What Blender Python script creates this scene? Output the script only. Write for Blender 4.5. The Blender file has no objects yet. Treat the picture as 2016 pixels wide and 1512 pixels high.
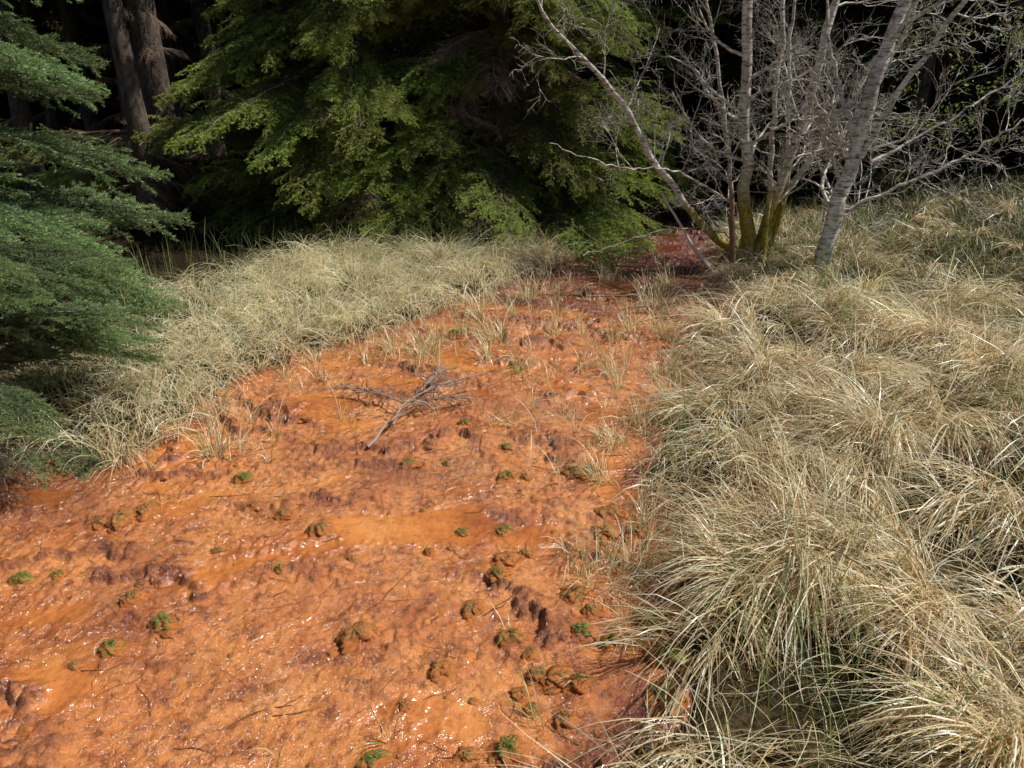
import bpy, math, random, time
import numpy as np
from mathutils import Vector, Matrix, Euler
T0=time.time()
rng=np.random.default_rng(11); random.seed(11)
scene=bpy.context.scene
scene.view_settings.view_transform='Standard'
scene.view_settings.look='None'
scene.view_settings.exposure=0

# ---------------------------------------------------------------- helpers
def _hash(xi,yi,seed):
    h=(xi*374761393+yi*668265263+seed*1274126177)&0xffffffff
    h=((h^(h>>13))*1274126177)&0xffffffff
    return (h^(h>>16))&0xffffffff
def perlin(x,y,seed=0):
    x=np.asarray(x,float); y=np.asarray(y,float)
    xi=np.floor(x).astype(np.int64); yi=np.floor(y).astype(np.int64)
    xf=x-xi; yf=y-yi
    u=xf*xf*xf*(xf*(xf*6-15)+10); v=yf*yf*yf*(yf*(yf*6-15)+10)
    def g(i,j):
        a=_hash(xi+i,yi+j,seed)/4294967296.0*2*math.pi
        return np.cos(a)*(xf-i)+np.sin(a)*(yf-j)
    a=g(0,0)*(1-u)+g(1,0)*u
    b=g(0,1)*(1-u)+g(1,1)*u
    return (a*(1-v)+b*v)*1.5
def fbm(x,y,o=4,seed=0):
    s=0; a=1; n=0
    for i in range(o):
        s=s+a*perlin(x*2**i,y*2**i,seed+i*17); n+=a; a*=.5
    return s/n
def sstep(a,b,x):
    t=np.clip((x-a)/(b-a),0,1); return t*t*(3-2*t)

def mk(name,V,F,mat=None,col=None,attrs=None,smooth=False,link=True):
    V=np.ascontiguousarray(V,dtype=np.float32); F=np.ascontiguousarray(F,dtype=np.int32)
    me=bpy.data.meshes.new(name)
    me.vertices.add(len(V)); me.vertices.foreach_set('co',V.ravel())
    k=F.shape[1]
    me.loops.add(F.size); me.loops.foreach_set('vertex_index',F.ravel())
    me.polygons.add(len(F)); me.polygons.foreach_set('loop_start',np.arange(0,F.size,k,dtype=np.int32))
    if smooth: me.polygons.foreach_set('use_smooth',np.ones(len(F),dtype=bool))
    me.update(calc_edges=True)
    if col is not None:
        a=me.attributes.new('col','FLOAT_COLOR','POINT')
        c=np.ones((len(V),4),dtype=np.float32); c[:,:3]=col
        a.data.foreach_set('color',c.ravel())
    if attrs:
        for n,arr in attrs.items():
            a=me.attributes.new(n,'FLOAT','POINT'); a.data.foreach_set('value',np.ascontiguousarray(arr,dtype=np.float32))
    if mat: me.materials.append(mat)
    if not link: return me
    ob=bpy.data.objects.new(name,me); scene.collection.objects.link(ob)
    return ob
def empty(name,loc=(0,0,0)):
    e=bpy.data.objects.new(name,None); e.location=loc; e.empty_display_size=.3
    scene.collection.objects.link(e); return e

# ---------------------------------------------------------------- materials
def newmat(name):
    m=bpy.data.materials.new(name); m.use_nodes=True
    nt=m.node_tree; b=nt.nodes['Principled BSDF']
    return m,nt,b
def nd(nt,t,**kw):
    n=nt.nodes.new(t)
    for k,v in kw.items(): setattr(n,k,v)
    return n
def noise(nt,scale,detail=4,rough=.6,vec=None):
    n=nd(nt,'ShaderNodeTexNoise'); n.inputs['Scale'].default_value=scale
    n.inputs['Detail'].default_value=detail; n.inputs['Roughness'].default_value=rough
    if vec is None:
        tc=nd(nt,'ShaderNodeTexCoord'); nt.links.new(tc.outputs['Object'],n.inputs['Vector'])
    else: nt.links.new(vec,n.inputs['Vector'])
    return n
def ramp(nt,src,stops):
    r=nd(nt,'ShaderNodeValToRGB'); e=r.color_ramp.elements
    while len(e)<len(stops): e.new(.5)
    for i,(p,c) in enumerate(stops):
        e[i].position=p; e[i].color=(*c,1) if len(c)==3 else c
    nt.links.new(src,r.inputs['Fac']); return r
def mix(nt,fac,a,b,mode='MIX'):
    m=nd(nt,'ShaderNodeMix',data_type='RGBA',blend_type=mode)
    for sock,val in ((m.inputs[0],fac),(m.inputs[6],a),(m.inputs[7],b)):
        if isinstance(val,(int,float)): sock.default_value=val
        elif isinstance(val,tuple): sock.default_value=(*val,1)
        else: nt.links.new(val,sock)
    return m.outputs[2]
def mathn(nt,op,a,b=None,clamp=False):
    m=nd(nt,'ShaderNodeMath',operation=op,use_clamp=clamp)
    for i,val in enumerate((a,b)):
        if val is None: continue
        if isinstance(val,(int,float)): m.inputs[i].default_value=val
        else: nt.links.new(val,m.inputs[i])
    return m.outputs[0]
def bump(nt,b,h,strength,dist,sock='Normal'):
    n=nd(nt,'ShaderNodeBump'); n.inputs['Distance'].default_value=dist
    if isinstance(strength,(int,float)): n.inputs['Strength'].default_value=strength
    else: nt.links.new(strength,n.inputs['Strength'])
    nt.links.new(h,n.inputs['Height']); nt.links.new(n.outputs[0],b.inputs[sock]); return n

def colmat(name,rough=.6,trans=.0,spec=.3):
    m,nt,b=newmat(name)
    a=nd(nt,'ShaderNodeAttribute',attribute_name='col')
    nt.links.new(a.outputs['Color'],b.inputs['Base Color'])
    b.inputs['Roughness'].default_value=rough
    b.inputs['Specular IOR Level'].default_value=spec
    if trans>0:
        t=nd(nt,'ShaderNodeBsdfTranslucent'); nt.links.new(a.outputs['Color'],t.inputs['Color'])
        mx=nd(nt,'ShaderNodeMixShader'); mx.inputs[0].default_value=trans
        nt.links.new(b.outputs[0],mx.inputs[1]); nt.links.new(t.outputs[0],mx.inputs[2])
        nt.links.new(mx.outputs[0],nt.nodes['Material Output'].inputs['Surface'])
    return m
mat_grass=colmat('dry_grass_blades',.36,.42,.7)
mat_green=colmat('moss_and_leaf',.6,.2,.25)

def needle_mat(name,tint):
    m,nt,b=newmat(name)
    a=nd(nt,'ShaderNodeAttribute',attribute_name='col')
    oi=nd(nt,'ShaderNodeObjectInfo')
    hsv=nd(nt,'ShaderNodeHueSaturation')
    v=mathn(nt,'MULTIPLY_ADD',oi.outputs['Random'],.6); v.node.inputs[2].default_value=.7
    nt.links.new(v,hsv.inputs['Value'])
    hh=mathn(nt,'MULTIPLY_ADD',oi.outputs['Random'],.03); hh.node.inputs[2].default_value=.485
    nt.links.new(hh,hsv.inputs['Hue'])
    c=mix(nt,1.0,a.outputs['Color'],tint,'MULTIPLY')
    nt.links.new(c,hsv.inputs['Color'])
    nt.links.new(hsv.outputs[0],b.inputs['Base Color'])
    b.inputs['Roughness'].default_value=.42; b.inputs['Specular IOR Level'].default_value=.45
    t=nd(nt,'ShaderNodeBsdfTranslucent'); nt.links.new(hsv.outputs[0],t.inputs['Color'])
    mx=nd(nt,'ShaderNodeMixShader'); mx.inputs[0].default_value=.25
    nt.links.new(b.outputs[0],mx.inputs[1]); nt.links.new(t.outputs[0],mx.inputs[2])
    nt.links.new(mx.outputs[0],nt.nodes['Material Output'].inputs['Surface'])
    return m
mat_needle=needle_mat('spruce_needles',(1.05,1.05,1.0))
mat_fir=needle_mat('fir_needles',(.95,1.0,.98))
mat_forest_shade=needle_mat('shaded_forest_needles',(.20,.20,.16))  # spruce needles darkened, forest shade put into the colour
mat_dead=colmat('dead_twigs',.8,0,.2)

# mud
mat_mud,nt,b=newmat('ochre_mud')
at=nd(nt,'ShaderNodeAttribute',attribute_name='crust')
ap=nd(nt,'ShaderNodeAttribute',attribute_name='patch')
apo=nd(nt,'ShaderNodeAttribute',attribute_name='pool')
n1=noise(nt,2.2,6,.68); n2=noise(nt,34,5,.72); n3=noise(nt,120,3,.6); n5=noise(nt,9,6,.72)
r1=ramp(nt,n1.outputs[0],[(.28,(.36,.100,.022)),(.42,(.55,.175,.038)),(.56,(.66,.245,.060)),(.72,(.75,.34,.115))])
r5=ramp(nt,n5.outputs[0],[(.36,(.40,.28,.22)),(.44,(.84,.77,.72)),(.55,(1.0,1.0,1.0))])
r2=ramp(nt,n2.outputs[0],[(.38,(.45,.34,.28)),(.49,(1,1,1))])
inv=mathn(nt,'SUBTRACT',1.0,mathn(nt,'MULTIPLY',apo.outputs['Fac'],.5))
c=mix(nt,mathn(nt,'MULTIPLY',inv,.88),r1.outputs[0],r5.outputs[0],'MULTIPLY')
c=mix(nt,mathn(nt,'MULTIPLY',inv,.82),c,r2.outputs[0],'MULTIPLY')
cr=ramp(nt,n2.outputs[0],[(.35,(.07,.020,.009)),(.52,(.22,.060,.019)),(.70,(.45,.155,.046))])
f=mathn(nt,'MULTIPLY',at.outputs['Fac'],.90,True)
c=mix(nt,f,c,cr.outputs[0])
c=mix(nt,ap.outputs['Fac'],c,(.14,.026,.010))  # dark maroon, also carries the painted shade
nt.links.new(c,b.inputs['Base Color'])
b.inputs['Roughness'].default_value=.42
b.inputs['Specular IOR Level'].default_value=.4
hsum=mathn(nt,'ADD',mathn(nt,'MULTIPLY',n2.outputs[0],1.0),mathn(nt,'MULTIPLY',n3.outputs[0],.3))
bump(nt,b,hsum,mathn(nt,'MULTIPLY',inv,.78),.021)
# film of water over it
wet=ramp(nt,n5.outputs[0],[(.42,(1,1,1)),(.64,(.6,.6,.6))])
nt.links.new(wet.outputs[0],b.inputs['Coat Weight'])
b.inputs['Coat Roughness'].default_value=.15
b.inputs['Coat IOR'].default_value=1.7
n6=noise(nt,20,4,.60)
cs=mathn(nt,'ADD',mathn(nt,'MULTIPLY',inv,.65),mathn(nt,'MULTIPLY',at.outputs['Fac'],.35),True)
bump(nt,b,n6.outputs[0],cs,.13,'Coat Normal')

# ground
mat_ground,nt,b=newmat('bank_soil')
n1=noise(nt,2.2,5); n2=noise(nt,30,5,.7)
r1=ramp(nt,n1.outputs[0],[(.35,(.03,.045,.012)),(.5,(.06,.05,.022)),(.65,(.11,.08,.04))])
r2=ramp(nt,n2.outputs[0],[(.35,(.25,.22,.2)),(.65,(1.0,1.0,1.0))])
c=mix(nt,1.0,r1.outputs[0],r2.outputs[0],'MULTIPLY')
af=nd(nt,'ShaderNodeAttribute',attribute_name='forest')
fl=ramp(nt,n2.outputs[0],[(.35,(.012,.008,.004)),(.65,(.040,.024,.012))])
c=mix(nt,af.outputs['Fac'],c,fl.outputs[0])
nt.links.new(c,b.inputs['Base Color']); b.inputs['Roughness'].default_value=.95
b.inputs['Specular IOR Level'].default_value=.1
bump(nt,b,n2.outputs[0],.9,.04)

# bark (spruce)
mat_bark,nt,b=newmat('spruce_bark')
tc=nd(nt,'ShaderNodeTexCoord'); mp=nd(nt,'ShaderNodeMapping'); mp.inputs['Scale'].default_value=(1,1,.35)
nt.links.new(tc.outputs['Object'],mp.inputs[0])
n=noise(nt,22,5,.7,mp.outputs[0])
r=ramp(nt,n.outputs[0],[(.35,(.03,.02,.015)),(.6,(.14,.10,.075)),(.75,(.24,.19,.155))])
nt.links.new(r.outputs[0],b.inputs['Base Color']); b.inputs['Roughness'].default_value=.9
bump(nt,b,n.outputs[0],.9,.03)

# birch bark
mat_birch,nt,b=newmat('birch_bark')
tc=nd(nt,'ShaderNodeTexCoord'); mp=nd(nt,'ShaderNodeMapping'); mp.inputs['Scale'].default_value=(1,1,3.5)
nt.links.new(tc.outputs['Object'],mp.inputs[0])
n=noise(nt,14,5,.68,mp.outputs[0]); n2=noise(nt,5,4)
aw=nd(nt,'ShaderNodeAttribute',attribute_name='white'); am=nd(nt,'ShaderNodeAttribute',attribute_name='moss')
lig=ramp(nt,n.outputs[0],[(.38,(.10,.075,.06)),(.45,(.48,.43,.37)),(.58,(.82,.77,.69))])
dar=ramp(nt,n.outputs[0],[(.36,(.06,.045,.035)),(.5,(.26,.21,.17)),(.65,(.44,.38,.32))])
pw=ramp(nt,n2.outputs[0],[(.38,(.45,.45,.45)),(.52,(1,1,1))])
c=mix(nt,mathn(nt,'MULTIPLY',aw.outputs['Fac'],pw.outputs[0]),dar.outputs[0],lig.outputs[0])
n4=noise(nt,40,4,.7)
ms=ramp(nt,n4.outputs[0],[(.35,(.10,.085,.010)),(.6,(.42,.32,.03))])
mf=mathn(nt,'MULTIPLY',am.outputs['Fac'],ramp(nt,n2.outputs[0],[(.28,(0,0,0)),(.40,(1,1,1))]).outputs[0],True)
c=mix(nt,mf,c,ms.outputs[0])
nt.links.new(c,b.inputs['Base Color']); b.inputs['Roughness'].default_value=.65
bump(nt,b,n.outputs[0],.6,.012)

# ---------------------------------------------------------------- terrain
POLY=[(-6,2.1),(-3.5,2.6),(-2.48,2.85),(-2.21,3.17),(-1.95,3.12),(-1.70,3.28),(-1.66,3.6),(-1.60,4.15),(-1.29,4.6),(-.86,5.0),(-.57,5.45),(-.20,5.85),(0.02,6.4),(.32,6.85),(.55,7.2),(.2,7.8),(.15,8.6),(.7,9.3),
(1.8,9.3),(2.2,8.4),(2.1,7.4),(1.85,6.6),(1.68,6.1),(1.75,5.4),(1.42,5.0),(1.15,4.6),(1.12,4.15),(1.12,3.75),(.80,3.5),(.60,3.12),(.56,2.84),(.68,2.67),(.84,2.45),(.62,2.25),(.54,2.1),(.54,1.9),(.48,1.7),(.38,1.57),(.22,1.38),(.0,.9),(-.1,.1),(-6,.1)]
POLY=np.array(POLY)
def sdist(x,y):
    x=np.asarray(x,float); y=np.asarray(y,float)
    d=np.full(x.shape,1e9); ins=np.zeros(x.shape,bool)
    n=len(POLY)
    for i in range(n):
        ax,ay=POLY[i]; bx,by=POLY[(i+1)%n]
        ex,ey=bx-ax,by-ay; L=ex*ex+ey*ey
        t=np.clip(((x-ax)*ex+(y-ay)*ey)/L,0,1)
        d=np.minimum(d,(x-ax-t*ex)**2+(y-ay-t*ey)**2)
        if ey!=0:
            c=((ay>y)!=(by>y))&(x<(bx-ax)*(y-ay)/ey+ax)
            ins^=c
    d=np.sqrt(d)
    d=np.where(ins,-d,d)
    return d+.09*fbm(x*2.6,y*2.6,3,5)+.03*fbm(x*12,y*12,2,9)
def G(x,y,sd=None):
    if sd is None: sd=sdist(x,y)
    z=-.16+.21*sstep(-.10,.14,sd)
    z=z+.04*sstep(.1,.7,sd)
    z=z+.07*fbm(x*1.6,y*1.6,3,21)*sstep(0,.3,sd)+.03*fbm(x*6,y*6,3,31)*sstep(0,.1,sd)
    z=z+.36*sstep(2.9,5.6,x)*sstep(4.2,7.6,y)+.05*sstep(1.2,3,x)*sstep(0,3,y)
    z=z+.3*sstep(5,12,x)*sstep(6,13,y)
    z=z+np.clip(y-13,0,60)*.20+np.clip(-3.5-x,0,30)*.05
    return z
def M(x,y):
    warp=.55*fbm(x*.8,y*.8,3,41)+.20*fbm(x*3.2,y*3.2,3,43)+.11*fbm(x*11,y*11,3,44)
    f=(y*.93+.24*x+warp)/.32
    f=f+.45*perlin(f*.37+x*.4,x*.5,45)
    rid=np.floor(f); k=f-rid
    amp=np.clip(.24+1.7*perlin(x*1.4+rid*3.1,rid*5.7+y*.4,47),.0,1.0)
    pool=sstep(.08,.36,fbm(x*1.6+9,y*2.6,3,65))
    h=np.where(k<.12,sstep(0,.12,k),1-(k-.12)/.88)
    lump=1-np.abs(fbm(x*22,y*22,4,51))*2.6
    cr=np.exp(-((k-.12)/.13)**2)*amp
    h=h*.028*amp
    patch=sstep(.01,.28,fbm(x*2.4,y*2.4,4,61))*(1-pool)
    fine=fbm(x*30,y*30,3,57)
    z=h+cr*.020*lump*(1+.9*fine)+(.010*fbm(x*4,y*4,4,55)+.0055*fbm(x*38,y*38,2,59)+.006*fbm(x*16,y*16,3,56))*(1-.7*pool)+patch*.014*(fine*1.4+lump*.6)
    wormy=sstep(.84,.96,1-np.abs(fbm(x*8,y*8,4,63)*2))*sstep(-.2,.2,fbm(x*2.,y*2.,2,64))
    z=z+wormy*.005
    crust=np.clip(cr*1.1*(.3+.9*sstep(.2,.7,lump))+patch*.55*sstep(-.12,.32,fbm(x*13,y*13,3,58))+.15*wormy,0,1)
    return z-.02,crust,pool

# big ground sheet
N=720
u=np.linspace(-1,1,N); a=5.6
gx=160*np.sinh(a*u)/math.sinh(a); gy=3.2+160*np.sinh(a*u)/math.sinh(a)
X,Y=np.meshgrid(gx,gy)
Z=G(X,Y)
V=np.stack([X,Y,Z],-1).reshape(-1,3)
idx=np.arange(N*N).reshape(N,N)
F=np.stack([idx[:-1,:-1],idx[:-1,1:],idx[1:,1:],idx[1:,:-1]],-1).reshape(-1,4)
xf,yf=V[:,0],V[:,1]
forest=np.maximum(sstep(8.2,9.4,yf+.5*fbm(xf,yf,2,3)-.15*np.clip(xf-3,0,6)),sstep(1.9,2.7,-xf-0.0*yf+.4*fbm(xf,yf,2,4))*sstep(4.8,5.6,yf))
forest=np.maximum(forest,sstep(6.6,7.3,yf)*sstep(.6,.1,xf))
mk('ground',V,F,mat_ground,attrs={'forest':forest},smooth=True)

# lookup of the top surface
GX0,GX1,GY0,GY1,GS=-8.,9.,-1.,14.,.03
nx=int((GX1-GX0)/GS)+1; ny=int((GY1-GY0)/GS)+1
XX,YY=np.meshgrid(GX0+np.arange(nx)*GS,GY0+np.arange(ny)*GS)
SD=sdist(XX,YY); GZ=G(XX,YY,SD); MZ=M(XX,YY)[0]
SURF=np.where(SD<.2,np.maximum(GZ,MZ),GZ)
def look(A,x,y):
    fx=np.clip((x-GX0)/GS,0,nx-1.001); fy=np.clip((y-GY0)/GS,0,ny-1.001)
    i=fx.astype(int); j=fy.astype(int); u=fx-i; v=fy-j
    return (A[j,i]*(1-u)+A[j,i+1]*u)*(1-v)+(A[j+1,i]*(1-u)+A[j+1,i+1]*u)*v
surf=lambda x,y: look(SURF,np.asarray(x,float),np.asarray(y,float))
sdl=lambda x,y: look(SD,np.asarray(x,float),np.asarray(y,float))

# stream mud: rows get coarser with distance
ys=[.3]
while ys[-1]<9.6: ys.append(ys[-1]+.0062+.0027*max(0,ys[-1]-1.2))
ys=np.array(ys); xs=np.arange(-4.4,2.7,.0075)
X,Y=np.meshgrid(xs,ys); Z,CR,PO=M(X,Y)
sd=sdist(X,Y)
maroon_and_shade=sstep(5.0,6.7,Y+.5*fbm(X*2,Y*2,2,74))*.94+sstep(-.16,-.0,sd)*.6*np.clip(.5+fbm(X*4,Y*4,2,71)*2,0,1)+.45*sstep(.06,.4,fbm(X*.9+3,Y*1.3,4,73))+.6*sstep(.45,.1,np.hypot((X+2.05)*.8,Y-2.85)+.15*fbm(X*3,Y*3,3,75))  # maroon mud, plus painted tree shade at far end and fir shadow at left
V=np.stack([X,Y,Z],-1).reshape(-1,3)
idx=np.arange(X.size).reshape(X.shape)
F=np.stack([idx[:-1,:-1],idx[:-1,1:],idx[1:,1:],idx[1:,:-1]],-1).reshape(-1,4)
keep=(sd[:-1,:-1]<.2).ravel(); F=F[keep]
used=np.unique(F); rm=np.zeros(len(V),int)-1; rm[used]=np.arange(len(used))
mk('iron_ochre_stream',V[used],rm[F],mat_mud,attrs={'crust':CR.ravel()[used],'patch':np.clip(maroon_and_shade,0,1).ravel()[used],'pool':PO.ravel()[used]},smooth=True)

# ---------------------------------------------------------------- blades
class Bag:
    def __init__(s): s.V=[];s.F=[];s.C=[];s.n=0
    def add(s,V,F,C):
        s.V.append(V); s.F.append(F+s.n); s.C.append(C); s.n+=len(V)
    def make(s,name,mat,smooth=False,link=True):
        return mk(name,np.concatenate(s.V),np.concatenate(s.F),mat,col=np.concatenate(s.C),smooth=smooth,link=link)
def blades(bag,rx,ry,az,L,e0,e1,w,col,S=5,clamp=.05,rz=None,bend=.5,tw=.7):
    n=len(rx)
    if rz is None: rz=surf(rx,ry)-.01
    t=np.linspace(0,1,S+1); tm=(t[1:]+t[:-1])/2
    bd=rng.normal(0,1,n)*bend
    e=e0[:,None]+(e1-e0)[:,None]*tm[None]**.9+rng.normal(0,.08,(n,S))
    aa=az[:,None]+bd[:,None]*tm[None]
    st=(L/S)[:,None]
    P=np.zeros((n,S+1,3)); P[:,0,0]=rx;P[:,0,1]=ry;P[:,0,2]=rz
    P[:,1:,0]=rx[:,None]+np.cumsum(np.cos(e)*np.cos(aa)*st,1)
    P[:,1:,1]=ry[:,None]+np.cumsum(np.cos(e)*np.sin(aa)*st,1)
    P[:,1:,2]=rz[:,None]+np.cumsum(np.sin(e)*st,1)
    if clamp is not None:
        g=surf(P[:,1:,0],P[:,1:,1])+.004+rng.random((n,1))*clamp*(.3+.7*tm[None])
        P[:,1:,2]=np.maximum(P[:,1:,2],g)
    tw=az+rng.normal(0,tw,n)
    side=np.stack([-np.sin(tw),np.cos(tw),rng.normal(0,.35,n)],-1)
    wt=w[:,None]*(1-.85*t[None]**2)*.5
    A=P-side[:,None,:]*wt[...,None]; B=P+side[:,None,:]*wt[...,None]
    V=np.stack([A,B],2).reshape(-1,3)
    base=(np.arange(n)*(S+1)*2)[:,None]+(np.arange(S)*2)[None]
    F=np.stack([base,base+1,base+3,base+2],-1).reshape(-1,4)
    C=np.repeat(col,(S+1)*2,axis=0)
    bag.add(V,F,C)
def straw(n,palette,var=.12):
    pal=np.array(palette); k=rng.integers(0,len(pal),n)
    return np.clip(pal[k]*(1+rng.normal(0,var,(n,1))),.01,.94)
PALE=[(.94,.83,.57),(.94,.88,.64),(.92,.79,.51),(.86,.71,.43),(.93,.84,.60),(.66,.51,.27)]
RIGHT=[(.93,.80,.52),(.94,.86,.62),(.85,.67,.39),(.62,.43,.21),(.34,.21,.09),(.93,.84,.60),(.76,.58,.33),(.90,.75,.46)]
GRN=[(.22,.36,.08),(.30,.44,.12),(.17,.28,.06),(.36,.45,.17)]
OLI=[(.16,.16,.05),(.12,.13,.04),(.26,.22,.09),(.40,.32,.17),(.09,.075,.03),(.6,.5,.3)]
DOL=[(.07,.08,.025),(.05,.055,.018),(.11,.09,.035),(.15,.11,.05)]

def infr(x,y,m=.5): return np.abs(x)<.70*y+m
def hillk(x,y): return x+.35*(y-5)

# right bank tussocks: each made of several combed locks of strands
gR=Bag()
K=5200
cx=rng.uniform(0,6.5,K); cy=rng.uniform(.55,8.2,K)
s=sdl(cx,cy)
dens=np.clip(1.2-cy*.07,.45,1)*np.where(hillk(cx,cy)>3.5,.18,1)*np.clip(.72+fbm(cx*1.7,cy*1.7,2,80)*2.1,.15,1.25)
ok=(s>np.where(cy<2.6,.10,.04))&infr(cx,cy,.7)&(rng.random(K)<dens*.46)&(cx>-.2)&~((cx<1.2)&(cy>8))&(np.hypot(cx-2.54,cy-6.0)>.22)&(np.hypot(cx-2.2,cy-6.7)>.35)
cx,cy=cx[ok],cy[ok]
for x,y in zip(cx,cy):
    nl=rng.integers(4,11); r=rng.uniform(.03,.11)
    flow=-2.1+1.9*perlin(np.array([x*1.1]),np.array([y*1.1]),81)[0]
    tone=rng.uniform(.80,1.08); Lm=rng.uniform(.28,.58)*(1 if y<5.5 else .7); hump=rng.uniform(.0,.10)
    la=rng.uniform(0,6.28,nl)
    vx=np.cos(la)*.8+math.cos(flow)*.9; vy=np.sin(la)*.8+math.sin(flow)*.9
    laz=np.arctan2(vy,vx)+rng.normal(0,.3,nl); lL=Lm*rng.uniform(.6,1.15,nl)
    l0=np.radians(rng.uniform(30,88,nl)); l1=np.radians(rng.uniform(-95,-15,nl)); lt=rng.uniform(.78,1.12,nl)
    nb=int(rng.uniform(70,140)*(1 if y<4 else .75)); li=rng.integers(0,nl,nb)
    ra=la[li]+rng.normal(0,.5,nb); rr=r*np.sqrt(rng.random(nb))
    loose=rng.random(nb)<.22
    az=laz[li]+rng.normal(0,1,nb)*np.where(loose,1.0,.13)
    L=lL[li]*rng.uniform(.7,1.1,nb); e0=l0[li]+rng.normal(0,.12,nb); e1=l1[li]+rng.normal(0,.16,nb)+np.where(loose,.8,0)
    w=rng.uniform(.0022,.0052,nb)*(1+.09*y)
    px=x+np.cos(ra)*rr; py=y+np.sin(ra)*rr
    blades(gR,px,py,az,L,e0,e1,w,np.clip(straw(nb,RIGHT)*tone*lt[li][:,None],0,.94),S=6,clamp=.04,rz=surf(px,py)-.01+hump*(1-(rr/r)**2),bend=.2,tw=.5)
# loose mat
n=12000
x=rng.uniform(0,6.5,n); y=rng.uniform(.6,8.6,n); ok=(sdl(x,y)>.02)&infr(x,y,.6)&~((hillk(x,y)>3.3)&(rng.random(n)<.6)); x,y=x[ok],y[ok]; n=len(x)
blades(gR,x,y,rng.uniform(0,6.28,n),rng.uniform(.15,.45,n),np.radians(rng.uniform(10,85,n)),np.radians(rng.uniform(-70,10,n)),rng.uniform(.0018,.0035,n)*(1+.1*y),straw(n,RIGHT)*.95,clamp=.06)
# green uprights
n=14000
x=rng.uniform(.3,6.5,n); y=rng.uniform(.7,8.4,n); ok=(sdl(x,y)>.1)&infr(x,y,.6)&(rng.random(n)<np.clip(.2+fbm(x*.9,y*.9,2,91)*1.6+.16*(x-1),0.08,1)*np.where(hillk(x,y)>3.2,.3,1)); x,y=x[ok],y[ok]; n=len(x)
blades(gR,x,y,rng.uniform(0,6.28,n),rng.uniform(.20,.50,n),np.radians(rng.uniform(68,90,n)),np.radians(rng.uniform(20,85,n)),rng.uniform(.002,.0032,n)*(1+.1*y),straw(n,GRN),clamp=None,bend=.3)
# olive rough grass on the rise
n=32000
x=rng.uniform(2.6,9,n); y=rng.uniform(4.3,9.6,n); ok=infr(x,y,1)&(rng.random(n)<sstep(2.7,3.6,hillk(x,y))); x,y=x[ok],y[ok]; n=len(x)
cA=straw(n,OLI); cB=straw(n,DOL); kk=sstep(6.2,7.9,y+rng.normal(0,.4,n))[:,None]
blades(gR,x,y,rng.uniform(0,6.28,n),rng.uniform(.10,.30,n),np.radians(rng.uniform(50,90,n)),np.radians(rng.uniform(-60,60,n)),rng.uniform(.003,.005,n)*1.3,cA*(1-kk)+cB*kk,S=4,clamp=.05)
gR.make('dry_moor_grass',mat_grass)

# left bank grass
gL=Bag()
n=56000
x=rng.uniform(-3.8,.75,n); y=rng.uniform(2.7,7.7,n); s=sdl(x,y)
lim=np.where(x<-1.9,7.0+ (x+1.9)*1.5,7.05)
ok=(s>0)&(s<3)&infr(x,y,.5)&(y<lim+.25*fbm(x*2,y*2,2,95))&(rng.random(n)<np.where(x<-2.2,.5,1.))
x,y=x[ok],y[ok]; n=len(x)
fl=-1.1+2.2*fbm(x*1.6,y*1.6,2,96)+1.8*perlin(x*7,y*7,99)
az=fl+rng.normal(0,.5,n)
hh=.82+.85*fbm(x*4,y*4,2,97)
blades(gL,x,y,az,rng.uniform(.18,.42,n)*hh*1.1,np.radians(rng.uniform(50,90,n)),np.radians(rng.uniform(-85,30,n)),rng.uniform(.0024,.0040,n)*(1+.10*y),np.clip(straw(n,PALE)*(1+.25*fbm(x*5,y*5,2,98))[:,None],0,.94),clamp=.07,S=5,bend=.3)
n=2000
x=rng.uniform(-3.2,.7,n); y=rng.uniform(3.0,7.3,n); s=sdl(x,y); ok=(s>-.02)&(s<2.4)&infr(x,y,.3); x,y=x[ok],y[ok]; n=len(x)
blades(gL,x,y,rng.uniform(0,6.28,n),rng.uniform(.2,.44,n),np.radians(rng.uniform(70,90,n)),np.radians(rng.uniform(40,85,n)),rng.uniform(.002,.003,n)*1.2,straw(n,GRN+[(.5,.48,.25)]),clamp=None,bend=.3)
# far bank around head of the stream
n=9000
x=rng.uniform(-.2,5,n); y=rng.uniform(6.8,9.4,n); s=sdl(x,y); ok=(s>0)&(s<1.6); x,y=x[ok],y[ok]; n=len(x)
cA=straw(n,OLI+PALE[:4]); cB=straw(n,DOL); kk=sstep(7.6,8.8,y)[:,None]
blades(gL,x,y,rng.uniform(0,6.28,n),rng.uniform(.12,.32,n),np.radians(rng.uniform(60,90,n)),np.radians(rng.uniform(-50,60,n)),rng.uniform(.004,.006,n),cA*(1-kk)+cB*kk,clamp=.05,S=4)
gL.make('pale_bank_grass',mat_grass)

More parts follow.
